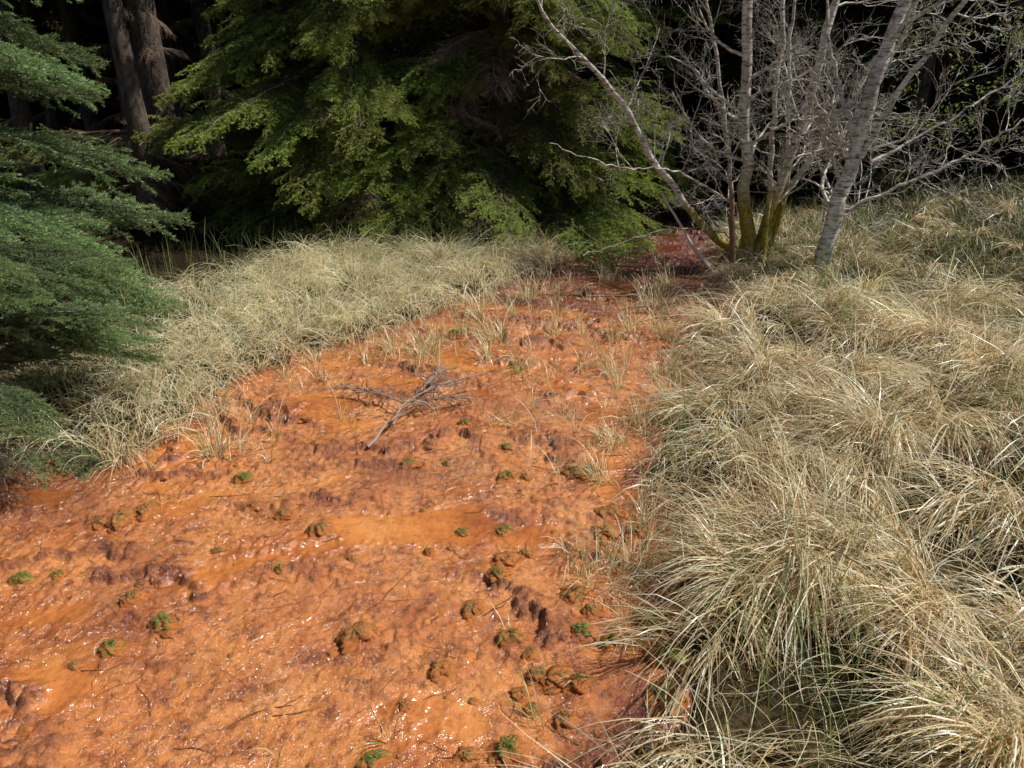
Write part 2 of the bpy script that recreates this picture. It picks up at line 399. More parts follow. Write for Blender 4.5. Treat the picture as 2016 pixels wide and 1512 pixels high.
# sparse tufts standing in the mud
gT=Bag()
TF=[(-.55,4.47,100,.28),(-.13,4.8,80,.34),(-.16,4.45,50,.24),(.07,4.3,70,.28),(.45,4.3,50,.24),(-1.25,4.4,40,.16),(-.79,4.57,60,.28),(.62,4.15,60,.24),(1.1,5.5,150,.32),(.13,5.7,60,.26),(-.5,4.85,40,.14),
(-1.58,3.6,90,.28),(-1.42,3.15,60,.28),(-.02,3.5,24,.2),(.34,2.2,130,.25),(.48,2.28,140,.27),(.23,2.38,40,.2),(-.64,1.45,10,.14),(-.35,1.52,8,.22),(.08,1.57,12,.18),(.5,3.3,80,.25),(.7,3.55,80,.25),(.88,3.8,90,.26),(.4,2.95,70,.25),(.95,4.2,90,.24),
(-.35,4.95,34,.26),(.3,4.9,34,.26),(.7,4.8,44,.26),(-.5,1.93,5,.13),(.2,1.74,8,.1),(-.9,4.35,24,.24),(.85,5.0,50,.24),(-1.85,3.1,100,.32),(.55,5.9,30,.22),(1.3,6.1,60,.24),(-.02,1.95,6,.11),(.58,2.55,100,.27),(.40,1.95,50,.2),(.3,6.5,40,.22),(.8,6.4,30,.22),(-.25,5.3,40,.26),(.35,5.3,36,.26)]
for (x,y,nb,L) in TF:
    r=.015+.0007*nb; a=rng.uniform(0,6.28,nb); rr=r*np.sqrt(rng.random(nb)); lean=rng.uniform(0,6.28)
    vx=np.cos(a)*.6+math.cos(lean)*.6+rng.normal(0,.4,nb); vy=np.sin(a)*.6+math.sin(lean)*.6+rng.normal(0,.4,nb)
    blades(gT,x+np.cos(a)*rr,y+np.sin(a)*rr,np.arctan2(vy,vx),L*rng.uniform(.45,1.15,nb),np.radians(rng.uniform(68,90,nb)),np.radians(rng.uniform(-100,85,nb)),rng.uniform(.0018,.0030,nb)*(1+.14*y),straw(nb,RIGHT+GRN[:2]),clamp=.01,S=6,bend=.35)
n=800
x=rng.uniform(-2,1.5,n); y=rng.uniform(3.0,7.4,n); ok=(sdl(x,y)<0)&(rng.random(n)<sstep(-.9,0,sdl(x,y))+.08+.22*sstep(3.9,4.4,y)); x,y=x[ok],y[ok]
for xx,yy in zip(x,y):
    nb=rng.integers(3,14); a=rng.uniform(0,6.28,nb)
    blades(gT,xx+np.cos(a)*.012,yy+np.sin(a)*.012,a,rng.uniform(.06,.28,nb),np.radians(rng.uniform(65,90,nb)),np.radians(rng.uniform(-50,80,nb)),rng.uniform(.0018,.003,nb)*1.5,straw(nb,RIGHT+GRN[:2]),clamp=.01,S=4)
gT.make('sedge_tufts',mat_grass)
# moss cushions along the right bank foot
mb=Bag(); n=24000
x=rng.uniform(-.1,3.2,n); y=rng.uniform(.9,6.5,n); s=sdl(x,y); ok=(s>-.08)&(s<.30)&(x>-.05)&(fbm(x*3,y*3,2,77)>-.12); x,y=x[ok],y[ok]; n=len(x)
blades(mb,x,y,rng.uniform(0,6.28,n),rng.uniform(.012,.035,n),np.radians(rng.uniform(40,90,n)),np.radians(rng.uniform(0,60,n)),rng.uniform(.003,.006,n),straw(n,[(.10,.15,.03),(.06,.09,.02),(.16,.19,.035),(.18,.11,.03)],.25),S=2,clamp=None)
mb.make('bank_moss',mat_green)
print('grass',time.time()-T0)

# ---------------------------------------------------------------- moss hummocks
HM=[(-1.22,2.95,.04,1),(-1.6,2.6,.06,0),(-1.53,2.66,.05,0),(-1.68,2.57,.03,0),(-1.79,2.22,.035,1),(-1.67,2.24,.022,1),(-1.33,2.11,.035,0),(-1.16,1.97,.035,.7),(-1.28,1.86,.035,.6),(-1.09,2.7,.026,.5),(-.94,2.64,.035,.2),(-.77,2.52,.042,.3),(-.48,3.06,.03,1),(-.25,3.5,.03,1),(-.03,3.24,.026,1),(-.31,3.09,.018,1),(-.02,2.96,.04,.7),(.06,2.97,.03,.5),(.29,2.98,.045,.4),(.36,3.02,.03,.3),(-.03,2.54,.03,1),(-.2,2.52,.026,1),(-.02,2.32,.045,.1),(.05,2.36,.03,.1),(-.05,2.23,.032,.7),(-.13,2.06,.038,.4),(0,1.92,.042,.3),(.23,1.94,.033,1),(-.5,1.92,.048,.3),(-.22,1.77,.033,.2),(.14,1.74,.045,.3),(.08,1.76,.034,.3),(.2,1.72,.034,.2),(.03,1.68,.028,.2),(.06,1.62,.024,.2),(-.31,1.63,.022,.2),(-.01,1.48,.036,.6),(-.37,1.45,.032,1),(-.12,1.47,.028,.5),(.15,1.58,.034,.1),(-1.1,3.55,.034,0),(-.97,3.28,.028,0),(-.32,2.39,.018,.3),(-1.14,2.4,.018,.6),(-.86,2.28,.018,.7),(-.61,2.34,.02,.4),(.41,2.64,.05,.2),(.22,2.13,.045,.1),(.28,2.05,.034,.2),(-1.35,1.78,.022,.2),(.06,1.85,.024,.3),(.37,2.5,.045,.2),(.5,2.5,.05,.4),(.47,1.98,.06,.6),(.49,1.82,.06,.7),(.45,1.66,.055,.7),(.32,1.9,.028,.6),(-.4,4.9,.05,.8),(-.62,4.75,.03,.6)]
for i in range(100):
    x=rng.uniform(-1.9,.9); y=1.35+3.8*rng.random()**1.2
    if sdist(np.array([x]),np.array([y]))[0]<-.05: HM.append((x,y,rng.uniform(.006,.015),rng.choice([0,0,.1,.2,.3])))
hv=Bag(); hb=Bag()
for i,(x,y,r,g) in enumerate(HM):
    r=r*.88
    nu,nv=(36,16) if r>.015 else (16,8); st=rng.uniform(.9,1.3); ro=rng.uniform(-.6,.6)
    U,Vv=np.meshgrid(np.linspace(0,2*np.pi,nu,endpoint=False),np.linspace(0,1,nv))
    ph=Vv*np.pi*.60
    NX=np.sin(ph)*np.cos(U); NY=np.sin(ph)*np.sin(U); NZ=np.cos(ph)
    irr=1+.45*fbm(NX*1.1+NZ*.9+i*7.3,NY*1.1-NZ*.7+i*3.1,2,3)+.40*fbm(NX*4.5+NZ*3.1+i*5,NY*4.5-NZ*2.7+i,3,6)
    flare=1+.7*Vv**4
    qx=NX*r*irr*st*flare; qy=NY*r*irr/st*flare; pz=NZ*r*irr*rng.uniform(.55,.85)
    px=qx*math.cos(ro)-qy*math.sin(ro); py=qx*math.sin(ro)+qy*math.cos(ro)
    z0=float(surf(x,y))
    P=np.stack([x+px,y+py,z0+pz+.04*r],-1).reshape(-1,3)
    idx=np.arange(nu*nv).reshape(nv,nu); nxt=np.roll(idx,-1,1)
    F=np.stack([idx[:-1],idx[1:],nxt[1:],nxt[:-1]],-1).reshape(-1,4)
    hgt=(pz/r).reshape(-1,1)
    rust=np.array([.36,.115,.03]); grn=np.array([.12,.15,.035]) if g>.5 else np.array([.22,.14,.045])
    nn=fbm(P[:,0]*60,P[:,1]*60,2,7)[:,None]
    k=np.clip(hgt*1.5+nn*1.6-.45+.3*g,0,1)
    hv.add(P,F,np.clip((rust*(1-k)+grn*k)*(1+.8*fbm(P[:,0]*150,P[:,1]*150,2,8)[:,None]),0.01,1))
    nb=int((80+r*7000)*(1.3 if g>.5 else .8)) if r>.015 else 24; pi=rng.integers(0,len(P),nb)
    pk=P[pi]; kk=k[pi,0]>rng.random(nb)*.7; pk=pk[kk]; nb=len(pk)
    if nb:
        a=np.arctan2(pk[:,1]-y,pk[:,0]-x)+rng.normal(0,.9,nb)
        pal=[(.13,.20,.04),(.22,.29,.06),(.07,.11,.022)] if g>.5 else [(.26,.20,.07),(.17,.18,.05),(.34,.18,.06),(.10,.06,.025)]
        e=np.radians(rng.uniform(5,90,nb))
        blades(hb,pk[:,0]+rng.normal(0,.003,nb),pk[:,1]+rng.normal(0,.003,nb),a,rng.uniform(.005,.014,nb)*(.5+min(r,.04)*14),e,e-.4,rng.uniform(.0014,.0026,nb),straw(nb,pal,.25),S=2,clamp=None,rz=pk[:,2]-.002)
ho=hv.make('moss_hummocks',mat_dead,smooth=True)
h2=hb.make('moss_shoots',mat_green); h2.parent=ho

# ---------------------------------------------------------------- sticks/tubes
def sticks(bag,P0,P1,r0,r1,col,K=3):
    n=len(P0); d=P1-P0; d/=np.linalg.norm(d,axis=1,keepdims=True)+1e-9
    ref=np.where(np.abs(d[:,2:3])<.9,np.array([[0,0,1.]]),np.array([[1.,0,0]]))
    u=np.cross(d,ref); u/=np.linalg.norm(u,axis=1,keepdims=True); v=np.cross(d,u)
    an=np.arange(K)*2*np.pi/K
    ring=u[:,None]*np.cos(an)[None,:,None]+v[:,None]*np.sin(an)[None,:,None]
    A=P0[:,None]+ring*np.reshape(r0,(-1,1,1)); B=P1[:,None]+ring*np.reshape(r1,(-1,1,1))
    V=np.concatenate([A,B],1).reshape(-1,3)
    b=(np.arange(n)*2*K)[:,None]; k=np.arange(K)[None]; k2=(k+1)%K
    F=np.stack([b+k,b+k2,b+K+k2,b+K+k],-1).reshape(-1,4)
    C=np.broadcast_to(col,(n,3)) if np.ndim(col)==1 else col
    bag.add(V,F,np.repeat(C,2*K,axis=0))
def tube(P,r,K=8):
    P=np.asarray(P,float); m=len(P); T=np.gradient(P,axis=0); T/=np.linalg.norm(T,axis=1,keepdims=True)+1e-9
    u=np.cross(T[0],[0.3,1,0.1]); u/=np.linalg.norm(u); an=np.arange(K)*2*np.pi/K
    V=[]
    for i in range(m):
        u=u-T[i]*np.dot(u,T[i]); u/=np.linalg.norm(u)+1e-9; v=np.cross(T[i],u)
        V.append(P[i]+r[i]*(np.outer(np.cos(an),u)+np.outer(np.sin(an),v)))
    V=np.concatenate(V); idx=np.arange(m*K).reshape(m,K); nx_=np.roll(idx,-1,1)
    F=np.stack([idx[:-1],nx_[:-1],nx_[1:],idx[1:]],-1).reshape(-1,4)
    return V,F

# ---------------------------------------------------------------- conifer boughs
def bough(name,L,seed,mat,dens=330,droop=.18,dead=False,nl=.016,nw=.0028,silver=0.,spread=.46,hang=.10,nside=44,bright=1.):
    R=np.random.default_rng(seed)
    wood=Bag(); W=np.array([.15,.105,.07]) if not dead else np.array([.26,.19,.14])
    s=np.linspace(0,1,22); wy=np.cumsum(R.normal(0,.010,22))*L
    ax=np.stack([L*s,wy,L*(-droop*s**2+.06*np.sin(s*3.1)+droop*.45*s**5)],-1)
    rad=.013*L*(1-s*.9)
    sticks(wood,ax[:-1],ax[1:],rad[:-1],rad[1:],W,5)
    S0=[];S1=[];TI=[];ND=[]
    nt_=int(L*nside)
    for i in range(nt_):
        si=.10+.90*(i+R.random()*.8)/nt_
        if dead and R.random()<.35: continue
        side=1 if i%2 else -1
        f=si*21; j=min(int(f),20); p=ax[j]+(ax[j+1]-ax[j])*(f-j)
        ln=spread*L*(1-si)**.7*min(1,.45+si*1.4)*R.uniform(.45,1.2)+.05
        an=math.radians(R.uniform(34,60)-12*si)
        dz=R.normal(-hang*.6,.14)
        m=7; t=np.linspace(0,1,m)
        dirx=math.cos(an); diry=math.sin(an)*side
        pts=np.stack([p[0]+ln*(dirx*t+.12*t*t),p[1]+ln*diry*t*(1-.12*t),p[2]+ln*(dz*t-hang*1.6*t*t+R.normal(0,.05)*t)],-1)
        pts[1:]+=R.normal(0,.010,(m-1,3))
        r=.0033*L*(1-t*.75)*(.5+ln)
        sticks(wood,pts[:-1],pts[1:],r[:-1],r[1:],W*R.uniform(.8,1.2),3)
        inner=.55*max(0,1-si*1.5)
        S0.append(pts[:-1]);S1.append(pts[1:]);TI.append(si*.4+.6*t[1:]);ND.append((t[1:]>inner*1.2).astype(float))
        step=.042; ns=int(ln/step)
        for sgn in (-1,1):
            if ns<1: continue
            tt=(np.arange(ns)+R.random(ns)*.7+.3)/ns; tt=tt[tt<.98]; q=tt*(m-1); jj=np.minimum(q.astype(int),m-2); fr=(q-jj)[:,None]
            b0=pts[jj]*(1-fr)+pts[jj+1]*fr; d=pts[jj+1]-pts[jj]; d/=np.linalg.norm(d,axis=1,keepdims=True)
            pr=np.stack([-d[:,1],d[:,0],0*d[:,0]],-1)*sgn
            dd=d*R.uniform(.6,.95,(len(tt),1))+pr*R.uniform(.45,.8,(len(tt),1)); dd[:,2]+=R.normal(-hang,.14,len(tt))
            dd/=np.linalg.norm(dd,axis=1,keepdims=True)
            l2=(.035+.30*ln*(1-tt)**.8*R.uniform(.4,1.1,len(tt)))
            l2=np.minimum(l2,.18)
            mid=b0+dd*l2[:,None]*.55; dd2=dd+np.array([0,0,-hang]); end=mid+dd2*l2[:,None]*.45
            rr=np.full(len(tt),.0014)
            sticks(wood,b0,mid,rr,rr*.8,W*1.1,3); sticks(wood,mid,end,rr*.8,rr*.4,W*1.1,3)
            nd_=((tt>inner*.8)&(R.random(len(tt))>inner*.9)).astype(float)
            S0+= [b0,mid]; S1+=[mid,end]; TI+=[np.full(len(tt),si*.4+.25)+.3*tt,np.full(len(tt),si*.4+.45)+.3*tt]; ND+=[nd_,nd_]
    wv=np.concatenate(wood.V); wf=np.concatenate(wood.F); wc=np.concatenate(wood.C)
    if dead:
        return mk(name,wv,wf,mat_dead,col=wc,link=False)
    S0=np.concatenate(S0);S1=np.concatenate(S1);TI=np.concatenate(TI);ND=np.concatenate(ND)
    k=ND>0; S0,S1,TI=S0[k],S1[k],TI[k]
    ln=np.linalg.norm(S1-S0,axis=1); cnt=np.maximum(1,(ln*dens).astype(int))
    ii=np.repeat(np.arange(len(S0)),cnt); n=len(ii); t=R.random((n,1))
    p=S0[ii]*(1-t)+S1[ii]*t; d=(S1-S0)[ii]; d/=np.linalg.norm(d,axis=1,keepdims=True)+1e-9
    rv=R.normal(0,1,(n,3)); rv[:,2]=np.abs(rv[:,2])*.8-.15; rv-=d*np.sum(rv*d,1,keepdims=True); rv/=np.linalg.norm(rv,axis=1,keepdims=True)+1e-9
    nd2=d*.62+rv*.78
    wv2=np.cross(nd2,R.normal(0,1,(n,3))); wv2/=np.linalg.norm(wv2,axis=1,keepdims=True)+1e-9
    l=nl*R.uniform(.7,1.2,(n,1))
    V=np.stack([p-wv2*nw/2,p+wv2*nw/2,p+nd2*l+wv2*nw*.3,p+nd2*l-wv2*nw*.3],1).reshape(-1,3)
    F=np.arange(4*n).reshape(n,4)
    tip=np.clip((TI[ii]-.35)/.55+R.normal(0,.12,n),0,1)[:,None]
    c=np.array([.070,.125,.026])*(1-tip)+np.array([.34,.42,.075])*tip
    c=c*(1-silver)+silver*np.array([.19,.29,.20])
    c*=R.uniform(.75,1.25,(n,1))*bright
    C=np.repeat(c,4,axis=0)
    return mk(name,np.concatenate([V,wv]),np.concatenate([F,wf+len(V)]),mat,col=np.concatenate([C,wc]),link=False)
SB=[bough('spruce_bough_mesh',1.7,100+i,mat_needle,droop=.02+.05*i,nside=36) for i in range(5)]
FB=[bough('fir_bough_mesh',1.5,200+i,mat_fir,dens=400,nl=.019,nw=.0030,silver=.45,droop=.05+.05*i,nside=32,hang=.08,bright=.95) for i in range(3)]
BB=[bough('forest_bough_mesh',1.9,300+i,mat_forest_shade,dens=90,nl=.04,nw=.011,droop=.22,hang=.2,nside=26) for i in range(3)]
DB=[bough('dead_bough_mesh',1.5,400+i,None,dead=True,droop=.25,hang=.2) for i in range(3)]
print('boughs',time.time()-T0,[len(m.polygons) for m in SB+FB+BB+DB])

def put(mesh,name,parent,loc,az,pitch,roll,sc):
    o=bpy.data.objects.new(name,mesh); scene.collection.objects.link(o)
    o.parent=parent
    Mx=Matrix.Translation(Vector(loc))@Matrix.Rotation(az,4,'Z')@Matrix.Rotation(pitch,4,'Y')@Matrix.Rotation(roll,4,'X')@Matrix.Diagonal((sc,sc,sc,1))
    o.matrix_local=Mx
    return o
def trunk(parent,H,r,lean=(0,0),seed=0):
    R=np.random.default_rng(seed); m=24; t=np.linspace(0,1,m)
    P=np.stack([lean[0]*H*t+np.cumsum(R.normal(0,.012,m)),lean[1]*H*t+np.cumsum(R.normal(0,.012,m)),-.25+H*t],-1)
    rad=r*(1-t*.9)*(1+.6*np.exp(-t*H*2.2))
    V,F=tube(P,rad,12)
    me=mk('trunk',V,F,mat_bark,smooth=True); me.parent=parent
    return P
def conifer(name,x,y,H,R0,r,meshes,L0,z0=.15,zt=3.0,dz=.16,nw=7,pitch=(0,24),dead=.15,upper=True,azr=None,seed=0,sc=(.65,1.15)):
    R=random.Random(seed)
    g=float(G(np.array([x]),np.array([y]))[0])
    e=empty(name,(x,y,g)); trunk(e,H,r,seed=seed)
    z=z0
    while z<min(H*.97,zt):
        for k in range(nw):
            az=R.uniform(0,2*math.pi) if azr is None else R.uniform(*azr)
            prof=R0*(1-z/H)**.8*R.uniform(*sc)
            md=R.random()<dead
            put(R.choice(DB if md else meshes),'dead_bough' if md else 'bough',e,(0,0,z+R.uniform(-.08,.08)),az,math.radians(R.uniform(*pitch)),R.uniform(-.3,.3),prof/L0*(.85 if md else 1))
        z+=dz
    if upper:
        while z<H*.97:
            for k in range(5):
                prof=R0*(1-z/H)**.8*R.uniform(.7,1.1)
                put(R.choice(meshes),'bough',e,(0,0,z),R.uniform(0,6.28),math.radians(R.uniform(0,25)),0,prof/L0)
            z+=.5
    return e
conifer('spruce_tree',-1.75,8.8,6.5,2.55,.16,SB,1.7,dz=.18,nw=7,seed=1,dead=.2,zt=2.9)
conifer('spruce_tree',-.15,8.9,6.5,2.5,.17,SB,1.7,dz=.17,nw=8,seed=12,dead=.24,zt=2.9)
conifer('spruce_tree',1.1,10.6,8,2.2,.17,SB,1.7,dz=.26,nw=5,seed=3,dead=.25)
conifer('spruce_tree',-3.9,8.2,9,1.9,.12,SB,1.7,dz=.26,nw=5,z0=.2,zt=1.2,seed=4,dead=.45,upper=False)
conifer('silver_fir_tree',-4.30,4.9,6.5,2.1,.12,FB,1.5,dz=.24,nw=6,z0=.15,zt=3.0,seed=5,dead=.12,pitch=(0,22))
conifer('silver_fir_tree',-2.56,3.20,3.0,.95,.022,FB,1.5,dz=.11,nw=6,z0=.06,zt=1.05,seed=6,dead=.05,pitch=(-8,16),upper=False,sc=(.65,1.1))

# the forest behind
fe=empty('spruce_forest',(0,0,0))
R=random.Random(5)
TR=[(-4.9,10.0,.10),(-4.27,9.5,.19),(-4.75,11.2,.14),(-3.96,10.6,.12),(-3.6,12.2,.13),(-6.3,12.0,.13),(-5.6,9.0,.11),(-7.3,10.2,.13),(-5.4,12.6,.12)]
RT=[(3.4,9.9,.12),(4.9,9.7,.12),(6.5,9.6,.13),(8.2,9.5,.13),(4.1,10.9,.13),(2.6,10.9,.12),(5.8,10.8,.12)]
spots=[(a,b) for a,b,_ in TR+RT]; rad0=[c for _,_,c in TR+RT]
for _ in range(1600):
    x=R.uniform(-20,20); y=R.uniform(10.4,24)
    if -3.2<x<2.6 and y<12: continue
    dmin=1.6 if y<16 else 2.2
    if x<-3 and y<13: dmin=2.2
    if any((x-a)**2+(y-b)**2<dmin**2 for a,b in spots): continue
    if x<-.75*y-3 or x>.75*y+7: continue
    spots.append((x,y)); rad0.append(R.uniform(.09,.17))
    if len(spots)>=104: break
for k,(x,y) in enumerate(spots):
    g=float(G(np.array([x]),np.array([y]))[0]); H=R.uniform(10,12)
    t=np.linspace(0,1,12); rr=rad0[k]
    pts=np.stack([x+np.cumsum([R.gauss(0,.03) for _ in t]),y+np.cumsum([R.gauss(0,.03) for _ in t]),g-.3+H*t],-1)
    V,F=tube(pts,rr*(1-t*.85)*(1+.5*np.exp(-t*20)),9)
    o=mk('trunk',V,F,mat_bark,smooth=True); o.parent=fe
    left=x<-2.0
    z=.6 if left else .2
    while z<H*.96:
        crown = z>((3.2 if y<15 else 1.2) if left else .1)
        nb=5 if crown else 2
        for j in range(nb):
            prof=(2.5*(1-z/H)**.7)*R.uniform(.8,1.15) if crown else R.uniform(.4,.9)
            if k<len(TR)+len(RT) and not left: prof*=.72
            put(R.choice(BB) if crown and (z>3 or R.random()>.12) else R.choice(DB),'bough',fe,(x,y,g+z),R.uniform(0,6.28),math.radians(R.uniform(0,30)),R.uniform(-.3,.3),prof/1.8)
        z+= (1.0 if z>4 else .5) if crown else .40
print('forest',len(spots),len(bpy.data.objects),time.time()-T0)

# ---------------------------------------------------------------- birches
class BirchBag:
    def __init__(s): s.V=[];s.F=[];s.W=[];s.M=[];s.n=0;s.tips=[]
    def tube(s,P,r,K,white,moss):
        V,F=tube(P,r,K); s.V.append(V);s.F.append(F+s.n);s.n+=len(V)
        s.W.append(np.full(len(V),white)); s.M.append(moss(V) if callable(moss) else np.full(len(V),moss))
def smoothpath(C,m):
    C=np.array(C,float); t=np.concatenate([[0],np.cumsum(np.linalg.norm(np.diff(C,axis=0),axis=1))]); t/=t[-1]
    tt=np.linspace(0,1,m); P=np.stack([np.interp(tt,t,C[:,i]) for i in range(3)],-1)
    for _ in range(2):
        P[1:-1]=(P[:-2]+2*P[1:-1]+P[2:])/4
    return P
def branch(bb,R,p,d,L,r,level):
    m=6 if level<3 else 4
    pts=[p]; d=d/np.linalg.norm(d); q=p.copy()
    for i in range(m):
        d=d+R.normal(0,.20,3)+np.array([0,0,.04 if level<3 else -.03]); d/=np.linalg.norm(d); q=q+d*L/m; pts.append(q.copy())
    pts=np.array(pts); t=np.linspace(0,1,m+1)
    bb.tube(pts,r*(1-.7*t),5 if level==1 else 3,1.0 if level==1 else .9,0.)
    bb.tips.append(pts[-1])
    if level>=4: return
    nch={1:7,2:4,3:2}[level]
    for k in range(nch):
        u=R.uniform(.15,1); f=u*m; j=min(int(f),m-1); b0=pts[j]+(pts[j+1]-pts[j])*(f-j)
        dd=(pts[j+1]-pts[j]); dd/=np.linalg.norm(dd); rv=R.normal(0,1,3); rv-=dd*np.dot(rv,dd); rv/=np.linalg.norm(rv)
        branch(bb,R,b0,dd*.75+rv*R.uniform(.4,.85)+np.array([0,0,.12]),L*R.uniform(.36,.75)*(1.1-u*.4),max(.0016,r*(1-.7*u)*.56),level+1)
def birch(name,stems,seed,mossc,off):
    R=np.random.default_rng(seed); bb=BirchBag()
    for (C,r0,r1,white,nch,cl) in stems:
        P=smoothpath(C,30)+np.array(off); P[2:-1]+=R.normal(0,.010,(27,3)); t=np.linspace(0,1,30)
        rad=r0+(r1-r0)*t**.85; rad=rad*(1+.45*np.exp(-t*25))*(1+R.normal(0,.04,30))
        mf=(lambda V: 1.2*np.exp(-((V[:,2]-mossc[2])/mossc[3])**2)*(np.hypot(V[:,0]-mossc[0]-off[0],V[:,1]-mossc[1]-off[1])<.62)) if mossc else 0.
        bb.tube(P,rad,10,white,mf)
        for k in range(nch):
            u=R.uniform(.12,1)**1.5; f=u*29; j=min(int(f),28); b0=P[j]+(P[j+1]-P[j])*(f-j)
            if b0[2]<.45: continue
            dd=(P[j+1]-P[j]); dd/=np.linalg.norm(dd); rv=R.normal(0,1,3); rv[1]*=.8; rv-=dd*np.dot(rv,dd); rv/=np.linalg.norm(rv)
            branch(bb,R,b0,dd*.5+rv*.8+np.array([0,0,.05]),cl*R.uniform(.5,1.1)*(1.05-.3*u),max(.004,(r0+(r1-r0)*u)*.33),1)
    o=mk(name,np.concatenate(bb.V),np.concatenate(bb.F),mat_birch,attrs={'white':np.concatenate(bb.W),'moss':np.concatenate(bb.M)},smooth=True)
    return o,np.array(bb.tips)
b1,t1=birch('multi_stem_birch_tree',[
 ([(2.25,7,-.1),(2.2,7,.3),(2.17,7,.6),(2.06,7.02,1.43),(1.98,7.0,2.3),(1.95,7.1,4.0),(2.1,7.2,6)],.062,.012,.9,17,1.0),
 ([(2.30,6.98,-.1),(2.22,6.95,.12),(2.02,6.9,.24),(1.75,6.9,.42),(1.50,6.88,.74),(1.28,6.85,.98),(1.12,6.85,1.30),(.95,6.8,1.50),(.66,6.8,1.78),(.42,6.7,1.95),(.1,6.6,2.5)],.045,.009,.8,17,.85),
 ([(2.3,7.02,-.1),(2.33,7,.4),(2.47,7,.78),(2.62,7.0,1.43),(2.72,7.05,2.3),(2.8,7.1,4.2),(3.1,7.2,6)],.046,.01,.8,15,1.0),
 ([(2.3,7.05,-.1),(2.40,7.1,.25),(2.62,7.15,.8),(3.05,7.2,1.5),(3.5,7.25,2.3),(4.2,7.3,3.6)],.036,.008,.8,15,.9),
 ([(2.18,7.08,-.1),(2.08,7.15,.6),(1.95,7.2,1.4),(1.7,7.25,2.3),(1.5,7.3,3.6)],.026,.006,.8,14,.8),
 ([(2.35,6.95,-.1),(2.36,6.93,.6),(2.3,6.95,1.4),(2.25,6.9,2.3),(2.3,6.9,4)],.030,.008,.8,12,.8),
 ([(2.4,7.1,-.1),(2.5,7.1,.3),(2.56,7.12,.8),(2.45,7.1,1.5),(2.4,7.15,2.4),(2.3,7.1,3.4)],.026,.006,.8,12,.7),
 ([(2.15,6.95,.1),(2.05,6.9,.35),(1.6,6.85,.42),(1.1,6.7,.34),(.7,6.5,.24)],.010,.003,.9,3,.3),
 ([(2.05,6.9,.6),(1.5,6.8,.9),(.9,6.6,.95),(.4,6.5,1.15)],.012,.003,.9,10,.6),
],3,(2.2,7,.38,.36),(-.10,-.3,0))
b2,t2=birch('birch_tree',[
 ([(2.66,6.3,-.1),(2.65,6.3,.25),(2.70,6.3,.66),(2.80,6.3,1.27),(2.84,6.3,1.82),(3.0,6.3,2.3),(3.2,6.3,4),(3.3,6.3,6)],.066,.017,1.0,14,.95),
 ([(2.72,6.3,.75),(2.85,6.28,1.2),(3.1,6.25,1.7),(3.4,6.2,2.3),(3.9,6.2,3.4)],.032,.007,.9,14,.85),
 ([(2.68,6.3,.62),(2.95,6.25,.75),(3.35,6.2,.95),(3.8,6.15,1.25),(4.3,6.1,1.7)],.018,.004,.8,14,.7),
 ([(3.0,6.5,1.0),(3.5,6.6,1.25),(4.1,6.7,1.6),(4.6,6.7,2.2)],.014,.004,.8,12,.7),
 ([(2.76,6.3,1.15),(2.6,6.32,1.5),(2.45,6.35,1.9),(2.3,6.4,2.6)],.020,.005,.8,10,.6),
 ([(2.84,6.3,1.6),(3.0,6.35,1.9),(3.15,6.4,2.4),(3.3,6.4,3.2)],.020,.005,.8,10,.6),
],8,(2.66,6.3,.0,.16),(-.12,-.3,0))
# young leaves
lv=Bag()
tp=np.concatenate([t1,t2]); k=(tp[:,0]>2.9)&(tp[:,2]<2.8)&(tp[:,2]>1.2)&(rng.random(len(tp))<.20)
tp=tp[k]; tp=np.repeat(tp,2,axis=0)+rng.normal(0,.02,(len(tp)*2,3)); n=len(tp)
d1=rng.normal(0,1,(n,3)); d1/=np.linalg.norm(d1,axis=1,keepdims=True); d2=np.cross(d1,rng.normal(0,1,(n,3))); d2/=np.linalg.norm(d2,axis=1,keepdims=True)
sz=rng.uniform(.008,.018,(n,1))
V=np.stack([tp,tp+d1*sz+d2*sz*.6,tp+d1*sz*2,tp+d1*sz-d2*sz*.6],1).reshape(-1,3)
lv.add(V,np.arange(4*n).reshape(n,4),np.repeat(straw(n,[(.24,.38,.05),(.30,.44,.07)]),4,axis=0))
lo=lv.make('leaves',mat_green); lo.parent=b2

# ---------------------------------------------------------------- dead wood
def woodobj(name,lst,cw=(.22,.16,.12),seed=1,twigs=0,twl=.2):
    R=np.random.default_rng(seed); bg=Bag()
    for (C,r0,r1) in lst:
        P=smoothpath(C,14); P[1:-1]+=R.normal(0,.004,(12,3)); t=np.linspace(0,1,14)
        V,F=tube(P,r0+(r1-r0)*t,7); bg.add(V,F,np.tile(np.array(cw)*R.uniform(.8,1.2),(len(V),1)))
        for k in range(twigs):
            u=R.uniform(.2,1)*12.9; j=int(u); b0=P[j]; dd=P[j+1]-P[j]; dd/=np.linalg.norm(dd)
            d=dd+R.normal(0,.6,3)*np.array([1,1,.35]); d/=np.linalg.norm(d); l=twl*R.uniform(.3,1.1)
            q=np.array([b0,b0+d*l*.4,b0+d*l*.75+R.normal(0,.012,3),b0+d*l+R.normal(0,.02,3)])
            q[:,2]=np.maximum(q[:,2],surf(q[:,0],q[:,1])+.005)
            V,F=tube(q,np.array([.003,.0024,.0018,.001])*(1+r0*20),4); bg.add(V,F,np.tile(np.array(cw)*R.uniform(.7,1.2),(len(V),1)))
    return bg.make(name,mat_dead,smooth=True)
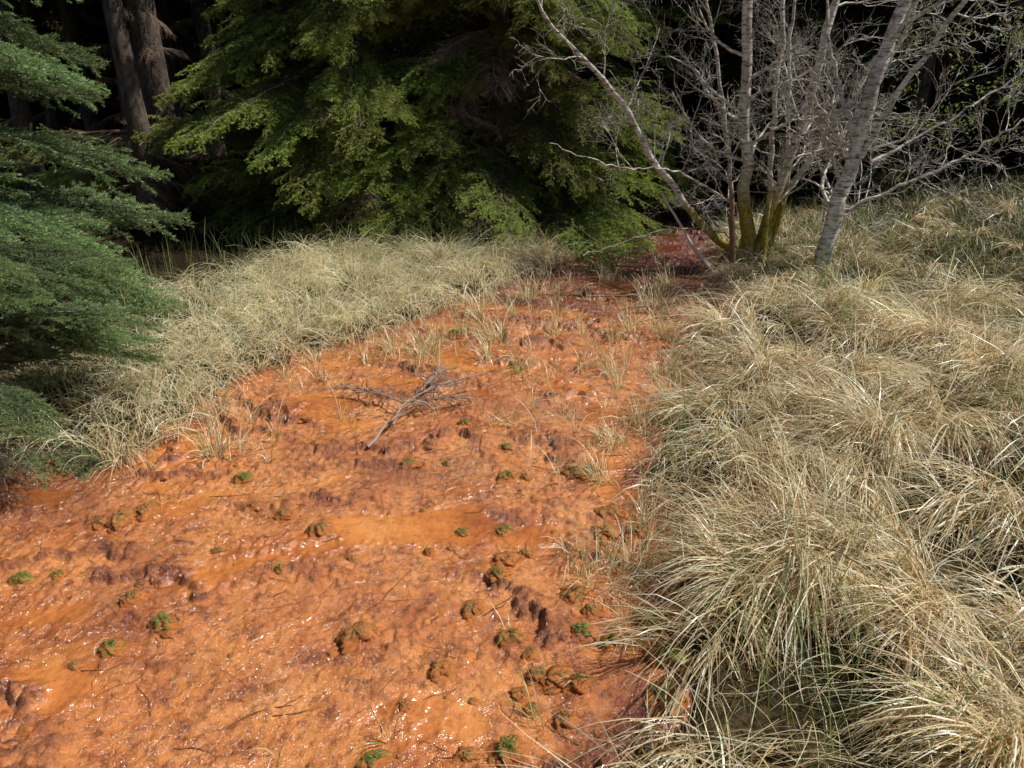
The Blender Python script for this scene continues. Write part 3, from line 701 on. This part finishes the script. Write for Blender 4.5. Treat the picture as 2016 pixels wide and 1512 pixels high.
woodobj('fallen_branch',[([(-.70,3.2,.01),(-.62,3.45,.04),(-.56,3.66,.06),(-.42,3.82,.07),(-.2,3.95,.08)],.009,.003),
 ([(-.57,3.62,.05),(-.72,3.76,.05),(-.95,3.88,.04)],.005,.002),([(-.5,3.75,.07),(-.45,3.9,.08),(-.4,4.05,.08)],.005,.002),([(-.6,3.55,.05),(-.5,3.66,.05),(-.25,3.75,.04)],.004,.002)],(.30,.21,.16),3,40,.17)
woodobj('brushwood',[([(.8,5.35,.03),(1.2,5.5,.05),(1.9,5.7,.08)],.008,.003),([(.6,5.75,.02),(1.2,5.7,.06),(1.8,5.5,.08)],.008,.003),([(1.0,5.9,.03),(1.5,5.8,.08),(2.1,5.9,.1)],.009,.004),([(.9,5.1,.02),(1.3,5.25,.04),(1.7,5.2,.1)],.006,.002),([(.3,7.0,.03),(.9,7.1,.06),(1.3,7.0,.04)],.008,.003)],(.26,.16,.12),4,34,.35)
woodobj('leaning_dead_pole',[([(1.82,6.35,-.02),(1.62,6.5,.22),(1.32,6.7,.68)],.016,.009)],(.55,.50,.44),5,2,.1)
woodobj('broken_stump',[([(1.95,6.45,-.02),(1.92,6.47,.35),(1.88,6.5,.70)],.032,.022)],(.20,.11,.07),6,2,.15)
# little twigs lying in the mud
bg=Bag(); R=np.random.default_rng(9)
for i in range(620):
    x=R.uniform(-2.2,.9); y=R.uniform(1.2,6.8)
    if sdist(np.array([x]),np.array([y]))[0]>-.03: continue
    a=R.uniform(0,6.28); l=R.uniform(.04,.30); m=6; t=np.linspace(0,1,m)
    aa=a+np.cumsum(R.normal(0,.28,m)); px=x+np.cumsum(np.cos(aa))*l/m; py=y+np.cumsum(np.sin(aa))*l/m
    pz=surf(px,py)+.001+R.uniform(0,.010)*t
    r=R.uniform(.0008,.0022)
    V,F=tube(np.stack([px,py,pz],-1),r*(1-.6*t),4)
    bg.add(V,F,np.tile(np.array([.18,.07,.03])*R.uniform(.5,1.8),(len(V),1)))
bg.make('mud_twigs',mat_dead)

# ferns in the forest, sunlit glow put into a lighter colour
fm=Bag()
for (x,y) in [(-5.6,9.8),(-6.4,10.0),(-3.3,10.8),(-3.0,11.2),(-7.2,9.4),(-4.6,8.0),(-5.0,8.2)]:
    n=900; a=rng.uniform(0,6.28,n); q=np.sqrt(rng.random(n))*.5
    blades(fm,x+np.cos(a)*q,y+np.sin(a)*q*.6,a,rng.uniform(.1,.3,n),np.radians(rng.uniform(30,80,n)),np.radians(rng.uniform(-30,20,n)),rng.uniform(.01,.02,n),straw(n,[(.26,.32,.03),(.34,.40,.04)]),S=3,clamp=None)
fm.make('fern_clumps',mat_green)

# ---------------------------------------------------------------- light, camera
sv=Vector((.58,.03,.86)).normalized()
el=math.asin(sv.z); rot=math.atan2(sv.x,sv.y)
w=bpy.data.worlds.new('World'); scene.world=w; w.use_nodes=True
nt=w.node_tree; bgn=nt.nodes['Background']; sky=nt.nodes.new('ShaderNodeTexSky'); sky.sky_type='NISHITA'; sky.sun_disc=False
sky.sun_elevation=el; sky.sun_rotation=rot
nt.links.new(sky.outputs[0],bgn.inputs[0]); bgn.inputs[1].default_value=.062
sl=bpy.data.lights.new('sun','SUN'); sl.energy=5.0; sl.angle=math.radians(.5); sl.color=(1,.965,.90)
so=bpy.data.objects.new('sun',sl); scene.collection.objects.link(so); so.rotation_euler=sv.to_track_quat('Z','Y').to_euler(); so.location=(8,0,12)
cam=bpy.data.cameras.new('camera'); cam.sensor_width=36; cam.lens=26.2; cam.clip_end=600; cam.clip_start=.05
co=bpy.data.objects.new('camera',cam); scene.collection.objects.link(co); co.location=(0,0,1.7); co.rotation_euler=(math.radians(90-23),0,0)
scene.camera=co
print('done',time.time()-T0)
